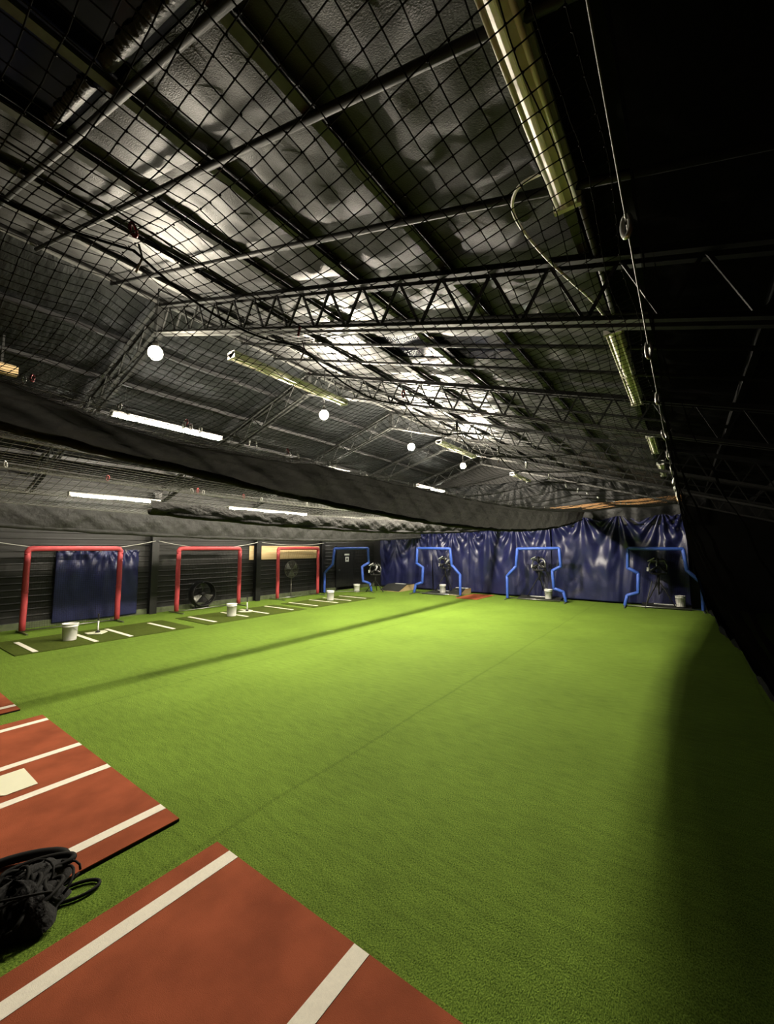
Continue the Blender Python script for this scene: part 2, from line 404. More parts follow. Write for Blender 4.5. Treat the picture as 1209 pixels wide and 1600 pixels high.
# ------------------------------------------------------------------ fluorescent fixtures
def fixture(x, y0, y1, z, lit, label, group, wide=.075, hang=True):
    t = empty('strip_light', (x, y0, z)); L_ = y1 - y0
    s = MB()                                                    # folded reflector: flat spine with two sloping wings
    w = wide
    prof = [(-w, .02), (-w * .97, .008), (-w * .10, -.052), (-w * .05, -.058), (w * .05, -.058), (w * .10, -.052), (w * .97, .008), (w, .02), (w, .038), (w * .5, .05), (-w * .5, .05), (-w, .038)]
    n = len(prof)
    s.add([(p[0], 0, p[1]) for p in prof] + [(p[0], L_, p[1]) for p in prof],
          [(i, (i + 1) % n, n + (i + 1) % n, n + i) for i in range(n)] + [tuple(range(n))[::-1], tuple(range(n, 2 * n))])
    s.build('reflector', 'white', t)
    for dx in (-w * .66, w * .66):
        for (a, b) in ((.03, L_ / 2 - .02), (L_ / 2 + .02, L_ - .03)):
            MB().cyl((dx, a, -.044), (dx, b, -.044), .013, 10).build('fluorescent_tube', 'tube_on' if lit else 'tube_off', t, smooth=True)
    for yy in (.0, L_ - .03):
        MB().box((-w * .98, yy, -.06), (w * .98, yy + .03, .02)).build('lamp_holder', 'white', t)
    if hang:
        zt = roof(x) - z
        for yy in (.25, L_ - .25):
            if zt > .1: MB().cyl((0, yy, .04), (0, yy, zt), .004, 6).build('hanger', 'steel_dark', t)
    tag(t, label, 'strip light', group); return t
g = 'unlit strip lights on the right roof slope'
fr = fixture(-.46, -.15, 2.44, H + 2.03, False, 'large unlit white strip light at the top of the picture, behind the net', g)
MB().tube(spline([(-.07, 2.33, .02), (-.22, 2.36, .03), (-.30, 2.55, .03), (-.24, 2.95, 0), (-.14, 3.35, -.02), (-.06, 3.7, -.02), (-.01, 4.2, .02)]), .010, 8).build('supply_cable', 'white', fr, smooth=True)
MB().cyl((.06, 2.6, .02), (.05, 4.2, .02), .02, 8).build('conduit', 'steel_grey', fr, smooth=True)
fixture(-.45, 4.15, 6.55, H + 2.03, False, 'second unlit white strip light on the right roof slope', g)
fixture(-.42, 8.6, 10.2, H + 2.03, False, 'third unlit white strip light on the dark right roof slope', g)
fixture(-.40, 11.6, 13.6, H + 2.03, False, 'farthest small unlit strip light on the right roof slope', g)
g = 'unlit strip lights left of the trusses'
fixture(-5.2, 3.3, 5.75, H + 2.8, False, 'long cream unlit strip light right of the nearest glowing lamp', g, .09)
fixture(-5.15, 9.4, 11.6, H + 2.8, False, 'short cream unlit strip light between third and fourth glowing lamps', g, .09)
fixture(-5.1, 14.9, 16.9, H + 2.75, False, 'tiny unlit strip light beyond the farthest glowing lamp', g, .09)
g = 'lit strip lights over the left side'
fixture(-9.4, 3.3, 5.75, H + 2.77, True, 'brightly lit strip light just above the big sagging black net band', g, .08)
fixture(-9.4, 9.2, 11.6, H + 2.62, True, 'lit strip light mostly hidden behind the sagging black net band', g, .08)
fixture(-9.4, 15.2, 17.6, H + 2.75, True, 'short bright strip light at the far end of the sagging black band', g, .08)
fixture(-13.2, 3.75, 6.1, H + 1.44, True, 'lit strip light over the red frame with the blue tarp', g, .08)
fixture(-13.2, 8.45, 12.2, H + 1.44, True, 'lit strip light over the pine board on the left wall', g, .08)
fixture(-13.2, 14.6, 17.0, H + 1.44, True, 'lit strip light over the far left corner', g, .08)

# ------------------------------------------------------------------ net cables (sagging along the hall)
def cz(y): return H + .96 + .0046 * (y - 5.3) ** 2
CX = {'hem': -3.277, 'mid': -1.5, 'right': -.1, 'two': -6.7, 'three': -10.7}
def cable(x, label, y0=-1.0, r=.0032, dz=.0):
    o = MB().tube([(x, y, cz(y) + dz) for y in np.linspace(y0, YF, 60)], r, 6).build('net_cable', 'rope' if x < -.5 else 'steel_grey', smooth=True)
    return tag(o, label, 'cable', 'net support cables')
cable(CX['mid'], 'dark cable carrying the middle of the nearest overhead net', dz=.07)
cable(CX['right'], 'steel cable at the right edge of the overhead net', dz=.0)
cable(CX['hem'], 'dark cable above the big sagging black net band')
cable(CX['two'], 'pale lit cable over the second black net band', r=.012)
cable(CX['three'], 'cable over the grey net band nearest the left wall')

MIDC = [-.9, -.2, .56, 1.32, 2.25, 3.05, 4.0, 4.9, 5.9, 6.9, 7.8, 8.7, 9.9, 11.1, 12.4, 13.8, 15.2, 16.6, 18.0]
def mid_rope(y):
    """height of the festooned net rope under the middle cable"""
    y = np.asarray(y, float); c = np.array(MIDC); k = np.clip(np.searchsorted(c, y) - 1, 0, len(c) - 2)
    s = (y - c[k]) / (c[k + 1] - c[k])
    return cz(y) - .03 - .32 * s * (1 - s) * np.clip(1.2 - y * .05, .3, 1)
def hem_top(y):
    y = np.asarray(y, float); return cz(y) - .055 - .015 * np.sin(y * 3.1) ** 2 - .11 * np.clip((2.9 - y) / .8, 0, 1) * np.clip((y - .6) / .5, 0, 1)
def lane1(u, y):
    a = hem_top(y); b = mid_rope(y); c = cz(y) - .05
    x = u
    s1 = np.clip((x + 3.27) / 1.77, 0, 1); s2 = np.clip((x + 1.5) / 1.4, 0, 1)
    z1 = a + (b - a) * s1 - .62 * s1 * (1 - s1) * (1 - .55 * s1)
    z2 = b + (c - b) * s2 - .30 * s2 * (1 - s2)
    z = np.where(x < -1.5, z1, z2)
    return np.stack([x + .01 * np.sin(7 * y), y + .012 * np.sin(5 * x), z], 1)
n1 = net_mesh('overhead_net', lane1, np.arange(-3.27, -.09, .047), np.arange(-.9, 17.55, .047), .0017, 'net', nu=48, nv=320, jitter=.0012)
tag(n1, 'black square-mesh net sagging overhead from the camera to the far wall', 'net')
K = lane1(*[a.ravel() for a in np.meshgrid(np.arange(-3.27, -.09, .047), np.arange(-.9, 2.9, .047))])
O = np.array([[1, 0, 0], [0, 1, 0], [-1, 0, 0], [0, -1, 0], [0, 0, 1], [0, 0, -1]]) * .0042
OF = np.array([[0, 1, 4], [1, 2, 4], [2, 3, 4], [3, 0, 4], [1, 0, 5], [2, 1, 5], [3, 2, 5], [0, 3, 5]])
kn = raw_mesh('net_knots', (K[:, None, :] + O[None]).reshape(-1, 3), (np.arange(len(K))[:, None, None] * 6 + OF[None]).reshape(-1, 3), 'net', n1); kn['kind'] = 'stuff'
o = MB().tube([(-1.5, y, float(mid_rope(y))) for y in np.linspace(-.9, 17.55, 240)], .0045, 6).build('border_rope', 'net', n1, smooth=True)
def lane_n(xa, xb, sag):
    def fn(x, y):
        s = (x - xa) / (xb - xa); m_ = np.abs((s * 2) % 1)
        return np.stack([x, y, cz(y) - .05 - sag * 4 * m_ * (1 - m_)], 1)
    return fn
n2 = net_mesh('overhead_net', lane_n(-6.7, -3.27, .10), np.arange(-6.7, -3.26, .09), np.arange(-.9, 17.55, .09), .0026, 'net_lit', nu=30, nv=160)
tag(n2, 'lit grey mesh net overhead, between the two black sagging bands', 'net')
n3 = net_mesh('overhead_net', lane_n(-10.7, -6.7, .16), np.arange(-10.7, -6.69, .11), np.arange(-.9, 17.55, .11), .0030, 'net_lit', nu=30, nv=140)
tag(n3, 'far lit mesh net overhead, next to the left wall bay', 'net')

# carabiner clips
def clip_mesh(h=.055, w=.022, r=.006):
    pts = []
    for k in range(14):
        a = 2 * PI * k / 14; pts.append((0, w / 2 * math.cos(a), h / 2 * math.sin(a)))
    return MB().tube(pts, r, 6, closed=True)
ORD = 'first second third fourth fifth sixth seventh eighth ninth tenth eleventh twelfth thirteenth fourteenth fifteenth sixteenth seventeenth eighteenth nineteenth twentieth'.split()
ORD += ['twenty-' + w for w in ORD[:9]]
def clips(name, m, spots, label, group, scale=1.0):
    o0 = None
    for k_, (x, y, z) in enumerate(spots):
        if o0 is None: o0 = clip_mesh().build(name, m, smooth=True); o = o0
        else: o = o0.copy(); COL.objects.link(o)
        o.location = (x, y, z); o.scale = (scale,) * 3; o.rotation_euler = (random.uniform(-.3, .3), random.uniform(-.2, .2), random.uniform(-.8, .8))
        tag(o, label + ', ' + ORD[k_] + ' counting away from the camera', 'clip', group)
hem_y = [.66, 1.19, 1.66, 1.72, 1.80, 2.28, 2.36, 2.72, 2.78, 2.88, 3.36, 3.44, 3.9, 4.0, 4.5, 5.0, 5.15, 5.9, 6.2, 6.9, 7.6, 8.4, 9.2, 10.1, 11.1, 12.2, 13.4]
clips('carabiner_clip', 'clip', [(-3.27 + .02, y, cz(y) - .025) for y in hem_y], 'pale clip above the big black band', 'pale clips along the big black band', .9)
clips('carabiner_clip', 'red_clip', [(-3.25, y, cz(y) + .0) for y in (.70, 1.68, 2.74, 5.3)], 'red clip on the cable above the big black band', 'red clips above the big black band', .95)
clips('carabiner_clip', 'red_clip', [(-1.5, y, cz(y) + .04) for y in (.56, 1.32, 2.25)], 'red clip on the middle cable', 'red clips on the middle cable', .9)
clips('carabiner_clip', 'clip', [(-1.5, y, cz(y) + .03) for y in MIDC if 2.5 < y < 17], 'pale clip on the middle cable', 'pale clips on the middle cable', 1.4)
clips('carabiner_clip', 'clip', [(-.1, y, cz(y) - .02) for y in (1.42, 2.35, 3.1, 4.1, 5.0, 6.0, 7.1, 8.2, 9.5, 11)], 'shiny clip on the right-edge cable', 'shiny clips on the right cable', 1.5)
clips('carabiner_clip', 'clip', [(-6.68, y, cz(y) - .02) for y in (1.25, 3.6, 3.8, 5.0, 6.2, 7.4)], 'pale clip on the lit cable over the second band', 'pale clips over the second band', 1.5)
clips('carabiner_clip', 'red_clip', [(-6.68, y, cz(y)) for y in (2.35, 3.7, 4.6)], 'red clip on the lit cable over the second band', 'red clips over the second band', 1.5)
# loose straps that drop from the middle clips
st0 = None
for k_, y in enumerate((.58, 1.34, 2.27, 3.05, 4.0)):
    if st0 is None: st = st0 = MB().tube([(0, 0, 0), (.01, .01, -.05), (-.012, .0, -.10)], .004, 6).build('clip_strap', 'white_rope', smooth=True)
    else: st = st0.copy(); COL.objects.link(st)
    st.location = (-1.5, y, cz(y)); tag(st, 'short pale strap hanging from the middle cable, ' + ORD[k_] + ' counting away from the camera', 'strap', 'short straps on the middle cable')

# ------------------------------------------------------------------ gathered divider nets, pulled up into sagging bands
def fnoise(y, s):
    return .5 * math.sin(2.3 * y + s) + .3 * math.sin(5.1 * y + 2 * s) + .2 * math.sin(11.7 * y + 3.3 * s)
def band(name, x, y0, y1, top, bot, m, mroll, label, roll=.07, amp=.05, n=220, taper=None):
    t = empty(name, (x, y0, 0))
    def fn(u, v):
        y = y0 + (y1 - y0) * u; zt = top(y); zb = bot(y)
        dx = amp * math.sin(PI * v * .9 + .1) * (fnoise(y * 1.7 + 1.5 * v, 1) + .6 * fnoise(y * 4.1 - 3 * v, 2.2)) + .10 * math.sin(PI * v) * .5
        return (dx, y - y0, zt + (zb - zt) * v + .012 * fnoise(y * 3, v * 4))
    MB().grid(fn, n, 12).build('gathered_net', m, t, smooth=True)
    MB().tube([(0.02 * fnoise(y, 4), y - y0, bot(y) + roll * 1.0 + .012 * fnoise(y * 2.2, 5)) for y in np.linspace(y0, y1, n // 2)],
              [roll * (1 + .12 * fnoise(y * .8, 6)) for y in np.linspace(y0, y1, n // 2)], 12).build('rolled_edge', mroll, t, smooth=True)
    return tag(t, label, 'net band', 'pulled-up divider nets')
def hem1_bot(y): return H + .35 + .0073 * (y - 7.5) ** 2
band('gathered_divider_net', -3.27, -1.0, 17.55, lambda y: float(hem_top(y)) + .02, hem1_bot, 'hem', 'hem_roll', 'big black gathered net band sagging across the upper left, nearest the camera', .032, .05, 300)
band('gathered_divider_net', -6.7, 2.95, 17.55, lambda y: cz(y) - .25, lambda y: H + .40 + .0045 * (y - 8) ** 2, 'hem', 'hem_roll', 'second black gathered net band, behind the big one', .045, .03, 260)
band('gathered_divider_net', -10.7, -1.0, 17.55, lambda y: cz(y) - .10, lambda y: H + .22 + .0035 * (y - 9) ** 2, 'hem_grey', 'hem_grey', 'grey gathered net band along the top of the left wall', .05, .05, 240)
# vertical strips of black net hanging at the corner
# right-hand curtain net, spilling outwards to the floor
def rx(y): return .95 - .045 * (y - 7.0) + .05 * np.sin(y * 1.3)
def curtain(y, s):
    zt = cz(y) - .04; x0 = -.1; x1 = rx(y)
    x = x0 + (x1 - x0) * (s ** 1.5) + .05 * np.sin(y * 4) * s
    return np.stack([x, y, zt * (1 - s) + .03 * s], 1)
def curtain_fold(u, v):
    y = .3 + 17.6 * u; p = curtain(np.array([y]), np.array([v]))[0]
    return (p[0] + .03 + .03 * fnoise(y * 2.3 + v, 2) * (.3 + v) + .006 * math.sin(90 * v), y, p[2])
cn = MB().grid(curtain_fold, 200, 60).build('side_curtain_net', 'veil', smooth=True)
tag(cn, 'fine black net curtain hanging along the dark right side', 'net')
MB().tube([(float(rx(y)) + .05, y, .07 + .03 * fnoise(y * 2, 1)) for y in np.linspace(.3, 18, 120)], [.09 + .03 * fnoise(y * 1.6, 3) for y in np.linspace(.3, 18, 120)], 10).build('bunched_hem', 'hem_roll', cn, smooth=True)

# ------------------------------------------------------------------ home-plate mats in the foreground
def home_mat(x0, x1, yf, lines, label, plate=None, length=3.6, rot=0.0):
    t = empty('batting_mat', (x1, yf, 0), rot); th = .022; w = x1 - x0
    MB().box((-w, -length, 0), (0, 0, th - .007)).build('rubber_base', 'clay_edge', t)
    MB().box((-w, -length, th - .007), (0, 0, th)).build('clay_surface', 'clay', t)
    for (lx, lw) in lines:
        MB().box((lx - x1 - lw / 2, -length, th - .001), (lx - x1 + lw / 2, -.003, th + .0025)).build('white_line', 'cream', t)
    if plate:
        cx, cy = plate; cx -= x1; cy -= yf
        MB().prism([(cx - .215, cy), (cx - .215, cy - .215), (cx, cy - .43), (cx + .215, cy - .215), (cx + .215, cy)], th - .001, th + .006).build('home_plate', 'plate', t)
    return tag(t, label, 'mat', 'clay-red batting mats')
home_mat(-2.80, .62, 1.80, [(-2.60, .10), (-1.47, .10), (-.72, .10), (.42, .10)], 'large terracotta batting mat with cream lines in the near foreground', (-1.09, 1.27))
home_mat(-6.62, -3.27, 1.77, [(-6.40, .09), (-5.32, .09), (-4.58, .09), (-3.52, .09)], 'terracotta batting mat with a home plate, left of the foreground mat', (-4.95, 1.27))
home_mat(-10.45, -7.08, 1.66, [(-10.2, .09), (-7.30, .09)], 'terracotta mat whose corner shows at the left picture edge', (-8.76, 1.2))

# heap of black net at the foot of the divider
def net_heap():
    t = empty('net_heap', (-3.22, .78, 0))
    r = random.Random(5)
    def fn(u, v):
        a = 2 * PI * u; e = v
        rad = (.30 + .05 * math.sin(3 * a + 1) + .035 * math.sin(7 * a)) * (e ** .8)
        z = .15 * (1 - e ** 2.2) * (1 + .2 * math.sin(4 * a)) + .02 * math.sin(23 * a + 9 * e) * math.sin(PI * e) + .024
        return (rad * math.cos(a) * .8, rad * math.sin(a), z)
    MB().grid(fn, 64, 14).build('bunched_net', 'hem_roll', t, smooth=True)
    for k in range(26):                                          # loose loops of twine over the heap
        a = r.uniform(0, 6.28); rad = r.uniform(.02, .24); L_ = r.uniform(.06, .14)
        cx, cy = rad * math.cos(a) * .8, rad * math.sin(a); h0 = .15 * (1 - (rad / .3) ** 2.2) + .01; b = r.uniform(0, 6.28); tl_ = r.uniform(.2, 1.0)
        pts = [(cx + L_ * math.cos(s) * math.cos(b) - L_ * .5 * math.sin(s) * math.sin(b), cy + L_ * math.cos(s) * math.sin(b) + L_ * .5 * math.sin(s) * math.cos(b), max(.036, h0 + .05 * math.sin(s) * tl_)) for s in np.linspace(0, 6.1, 16)]
        MB().tube(pts, r.uniform(.006, .012), 6).build('twine_loop', 'net', t, smooth=True)
    def loop(cx, cy, a, b_, rot, r0, z0, lift):
        pts = []
        for s in np.linspace(0, 2 * PI, 28)[:-1]:
            x = a * math.cos(s); y = b_ * math.sin(s)
            pts.append((cx + x * math.cos(rot) - y * math.sin(rot), cy + x * math.sin(rot) + y * math.cos(rot), z0 + lift * (.5 + .5 * math.cos(s))))
        MB().tube(pts, r0, 7, closed=True).build('rope_loop', 'net', t, smooth=True)
    loop(.10, .28, .12, .065, 1.2, .010, .014, .0)
    loop(-.34, .12, .24, .10, .9, .028, .05, .02)
    loop(-.16, .16, .18, .07, 1.0, .018, .10, .02)
    return tag(t, 'heap of bunched black net with loose loops at the left edge, between two mats', 'net heap')
net_heap()

# ------------------------------------------------------------------ tee stations along the left wall
def tee_mat(y0, y1, lines, label, plate_y):
    t = empty('tee_mat', (-11.5, (y0 + y1) / 2, 0)); yc = (y0 + y1) / 2
    MB().box((-.92, y0 - yc, 0), (.86, y1 - yc, .014)).build('turf_pad', 'tee_turf', t)
    for y, xa, xb in lines:
        MB().box((xa + 11.5, y - yc - .045, .013), (xb + 11.5, y - yc + .045, .018)).build('white_line', 'cream', t)
    return tag(t, label, 'mat', 'green hitting mats by the left wall')
tee_mat(2.35, 5.95, [(2.68, -12.1, -10.7), (3.76, -12.1, -10.75), (4.46, -12.2, -10.72), (5.5, -12.2, -10.8)], 'dark green tee mat with white lines before the blue tarp frame', 4.16)
tee_mat(6.35, 9.95, [(6.7, -12.3, -10.86), (7.78, -12.3, -10.9), (8.52, -12.35, -10.88), (9.52, -12.35, -10.86)], 'dark green tee mat with white lines before the drum fan', 8.15)
tee_mat(10.3, 13.8, [(10.68, -12.4, -10.88), (11.72, -12.4, -10.86), (12.5, -12.4, -10.87), (13.42, -12.33, -10.85)], 'dark green tee mat with white lines before the standing fan', 12.1)
def tee(x, y, label):
    t = empty('batting_tee', (x, y, .018), PI / 2)
    MB().prism([(-.215, .2), (-.215, 0), (0, -.215), (.215, 0), (.215, .2)], 0, .02).build('plate_base', 'plate', t, bevel=.004)
    MB().lathe([(.05, .02), (.05, .05), (.025, .055), (.022, .07)], 16).build('collar', 'rubber', t, smooth=True)
    MB().cyl((0, 0, .05), (0, 0, .30), .018, 12).build('lower_post', 'white_p', t, smooth=True)
    MB().lathe([(.014, .29), (.014, .42), (.024, .46), (.022, .47), (.012, .44)], 12).build('ball_cup', 'rubber', t, smooth=True)
    return tag(t, label, 'batting tee', 'batting tees')
tee(-11.75, 4.12, 'white batting tee beside the nearest bucket, in front of the blue tarp')
tee(-11.75, 8.35, 'white batting tee beside the bucket near the drum fan')

def bucket(x, y, z, label, rz=0):
    t = empty('bucket', (x, y, z), rz)
    MB().lathe([(0, 0), (.128, 0), (.132, .012), (.145, .30), (.155, .302), (.155, .318), (.147, .322), (.149, .352), (.160, .354), (.160, .372), (.148, .374), (.142, .34), (.126, .02), (0, .015)], 28).build('pail', 'bucket', t, smooth=True)
    MB().tube([(.156 * math.cos(a), .156 * math.sin(a), .31 - .17 * math.sin(a) if math.sin(a) > 0 else .31) for a in np.linspace(0, PI, 18)], .003, 6).build('wire_handle', 'chrome', t, smooth=True)
    return tag(t, label, 'bucket', 'white plastic buckets')
bucket(-11.42, 3.45, .018, 'white bucket on the mat before the blue tarp, nearest bucket')
bucket(-11.40, 7.55, .018, 'white bucket on the mat near the drum fan', .6)
bucket(-11.62, 12.12, .018, 'white bucket on the mat before the corner blue screen', 1.1)
bucket(-12.85, 15.2, 0, 'white bucket beside the foot of the corner blue screen', .4)

# red padded frames
def red_frame(y0, y1, x, label):
    yc = (y0 + y1) / 2; hw = (y1 - y0) / 2; t = empty('padded_frame', (x, yc, 0)); Z = 2.08; r = .068
    for sgn, nm in ((-1, 'padded_post'), (1, 'padded_post')):
        pts = [(0, sgn * hw, .06)] + [(.004 * math.sin(9 * k), sgn * hw + .004 * math.sin(5 * k + sgn), .06 + (Z - .2) * k / 8) for k in range(1, 8)] + [(0, sgn * hw, Z - .10)]
        MB().tube(pts, r, 12).build(nm, 'red_pad', t, smooth=True)
        MB().bar((-.45, sgn * hw, .02), (.45, sgn * hw, .02), .035, .035).build('foot_bar', 'chrome', t)
        # cable ties round the pad
        tie = MB().lathe([(r + .004, -.012), (r + .008, 0), (r + .004, .012)], 12, c=(0, sgn * hw, 1.0)).build('pad_strap', 'red_pad', t)
    MB().tube([(0, -hw, Z - .16), (0, -hw, Z - .06), (0, -hw + .03, Z - .01), (0, -hw + .12, Z), (0, 0, Z + .003), (0, hw - .12, Z), (0, hw - .03, Z - .01), (0, hw, Z - .06), (0, hw, Z - .16)], r, 12).build('padded_crossbar', 'red_pad', t, smooth=True)
    MB().cyl((0, -hw, .05), (0, hw, .05), .016, 8).build('bottom_rail', 'chrome', t, smooth=True)
    nt = net_mesh('netting', lambda u, v: np.stack([-.06 - .12 * np.sin(PI * v / Z) * np.cos(u * PI / 2 / hw), u, v], 1), np.linspace(-hw + .05, hw - .05, 40), np.linspace(.06, Z - .05, 40), .0022, 'net', nu=14, nv=14, parent=t)
    return tag(t, label, 'frame', 'red padded net frames')
red_frame(3.05, 5.14, -13.36, 'red padded net frame standing before the blue tarp')
red_frame(6.88, 9.16, -13.42, 'red padded net frame standing before the drum fan')
red_frame(11.0, 13.25, -13.5, 'red padded net frame before the standing fan and pine board')

# blue tarp on the left wall
def tarp(name, origin, width, height, axis, folds, m, seed, depth=.06, nu=60, nv=40, grommets=0, sagtop=0.0, label='', swirl=0.0):
    """cloth hanging from a row of hang points; folds radiate from them. axis 'y' faces +X, axis 'x' faces -Y"""
    t = empty(name, origin); r = random.Random(seed)
    ph = [r.uniform(0, 6.28) for _ in folds]; nn = [r.choice([5, 6, 7, 8]) for _ in folds]; am = [r.uniform(.6, 1.2) for _ in folds]
    def fn(u, v):
        s = u * width; zz = height * (1 - v); d = 0.0
        for k, fx in enumerate(folds):
            dx = s - fx; dy = v * height + .18; rad = math.hypot(dx, dy); a = math.atan2(dx, dy)
            d += am[k] * math.exp(-rad / (height * .55)) * math.sin(nn[k] * 2.2 * a + ph[k]) * min(1, rad / .4) * math.exp(-abs(dx) / .8)
        for k in range(len(folds) - 1):                          # swags: smile-shaped folds slung between neighbouring hang points
            a_, b_ = folds[k], folds[k + 1]
            t_ = (s - a_) / (b_ - a_)
            if 0 <= t_ <= 1:
                q = v * height + (b_ - a_) * .42 * (2 * t_ - 1) ** 2 * (1 + .15 * math.sin(3 * s + ph[k]))
                q += .10 * math.sin(4.1 * s + ph[k]) + .07 * math.sin(9.3 * s + 5 * v + ph[k - 1])
                w_ = .5 + .5 * math.sin(2.2 * q + 1.7 * s + ph[k - 1])
                d += am[k] * (swirl + .25) * math.sin(2 * PI * q / (.40 + .16 * (k % 3) + .12 * v) + ph[k]) * math.exp(-v * 2.4) * (4 * t_ * (1 - t_)) ** .6 * .5 * w_
        lean = s + .35 * math.sin(1.7 * v + ph[0]) + .25 * v * math.sin(2.3 * s + ph[-1])
        d += .22 * abs(math.sin(3.4 * lean + ph[0])) ** 3 * (.3 + v) + .16 * abs(math.sin(5.9 * lean + 1.5 * v + ph[-1])) ** 4
        d += .30 * math.sin(s * 2.9 + ph[0] + 2.4 * v) * v + .14 * math.sin(s * 7.3 + 2.5 * v + ph[-1]) * v * (1 - .5 * v) + .25 * math.sin(1.3 * s - 3 * v + ph[0])
        d += .16 * math.sin(4.6 * s + 9 * v + ph[0]) * math.sin(3.1 * v + ph[-1]) + .08 * math.sin(13 * s - 11 * v) * math.sin(5 * v + s) ** 2
        gap = min(abs(s - fx) for fx in folds)
        zt = -sagtop * min(1, gap / .7) ** 1.5 * (1 - v)
        if axis == 'y': return (depth * (1 + d), s, zz + zt)
        return (s, -depth * (1 + d), zz + zt)
    MB().grid(fn, nu, nv).build('sheet', m, t, smooth=True, solid=.004)
    for k in range(grommets):
        u = (k + .15) / (grommets - .7); p = fn(min(u, 1), 0)
        q = Vector(p) + (Vector((.008, 0, -.03)) if axis == 'y' else Vector((0, -.008, -.03)))
        ax = 'x'
        s = MB().lathe([(.012, 0), (.02, .004), (.026, 0)], 12, axis='x') if axis == 'y' else MB().lathe([(.012, 0), (.02, .004), (.026, 0)], 12, axis='x')
        g_ = s.build('grommet', 'chrome', t); g_.location = q
        if axis == 'x': g_.rotation_euler = (0, 0, -PI / 2)
    return tag(t, label, 'tarp')
tarp('wall_tarp', (XL + .06, 3.8, .06), 2.12, 1.98, 'y', [.05, .6, 1.2, 1.7, 2.08], 'blue_tarp', 3, .04, 90, 70, 7, .02, 'navy vinyl tarp with grommets hung on the left wall behind a red frame')
# far wall tarps
tarp('wall_tarp', (-13.45, YF - .03, .08), 3.2, 2.85, 'x', [.05, .9, 2.2, 3.1], 'blue_tarp', 11, .15, 120, 90, 0, .25, 'navy tarp with drooping folds in the far left corner', swirl=1.2)
tarp('wall_tarp', (-10.2, YF - .05, .06), 2.1, 3.0, 'x', [.1, 1.0, 2.0], 'blue_tarp', 12, .12, 90, 90, 0, .10, 'navy tarp on the far wall behind the first blue lane screen', swirl=.5)
tarp('wall_tarp', (-8.25, YF - .07, .06), 3.7, 3.12, 'x', [.05, 1.0, 2.2, 3.55], 'blue_tarp', 14, .15, 150, 90, 0, .22, 'navy tarp on the far wall behind the middle lane screen', swirl=1.0)
tarp('wall_tarp', (-4.65, YF - .05, .06), 4.7, 3.25, 'x', [.15, 1.35, 2.6, 4.0, 4.6], 'blue_tarp', 15, .15, 180, 90, 0, .20, 'navy tarp on the far wall fading into the dark right corner', swirl=.6)
# black sheet above
tarp('wall_sheet', (-13.9, YF - .02, 2.95), 14.6, 2.1, 'x', [1, 3.1, 4.6, 6.2, 7.9, 9.6, 11.5, 13.4], 'dark_foil', 21, .12, 160, 30, 0, .05, 'black plastic sheet draped high on the far wall above the navy tarps', swirl=.6)
# orange plank under the roof on the far wall
p = MB().bar((-4.5, YF - .3, 3.66), (-.05, YF - .3, 3.86), .05, .22).build('timber_beam', 'lumber'); tag(p, 'orange-brown timber plank high on the far wall', 'beam')

# pine boards, columns, rope garlands on the left wall
for i, (a, b) in enumerate(((10.02, 12.0), (12.005, 14.0))):
    o = MB().box((XL + .02, a, 1.62), (XL + .045, b, 2.18)).build('pine_board', 'plywood', bevel=.003)
    tag(o, ('pale pine board on the left wall, part nearer the drum fan', 'pale pine board on the left wall, part nearer the far corner')[i], 'board', 'pine boards')
for i, y in enumerate((2.05, 6.35, 10.32, 13.95)):
    t = empty('wall_column', (XL + .08, y, 0))
    MB().box((0, -.11, 0), (.02, .11, 3.9)).build('flange', 'black_plastic', t); MB().box((.02, -.012, 0), (.16, .012, 3.9)).build('web', 'black_plastic', t)
    MB().box((.16, -.11, 0), (.18, .11, 3.9)).build('flange', 'black_plastic', t)
    tag(t, ('black steel column at the left edge, left of the blue tarp', 'black steel column between the blue tarp and the drum fan', 'black steel column crossing the pine board', 'black steel column left of the corner blue screen')[i], 'column', 'black wall columns')
for i, (a, b, dz) in enumerate(((2.2, 6.3, .26), (6.4, 10.2, .22), (10.4, 13.9, .10))):
    o = MB().tube([(XL + .32, a + (b - a) * s, 2.32 - dz * 4 * s * (1 - s)) for s in np.linspace(0, 1, 30)], .011, 6).build('slack_rope', 'white_rope', smooth=True)
    tag(o, ('pale slack rope swagged over the blue tarp', 'pale slack rope swagged over the drum fan', 'pale slack rope swagged over the pine board')[i], 'rope', 'swagged wall ropes')

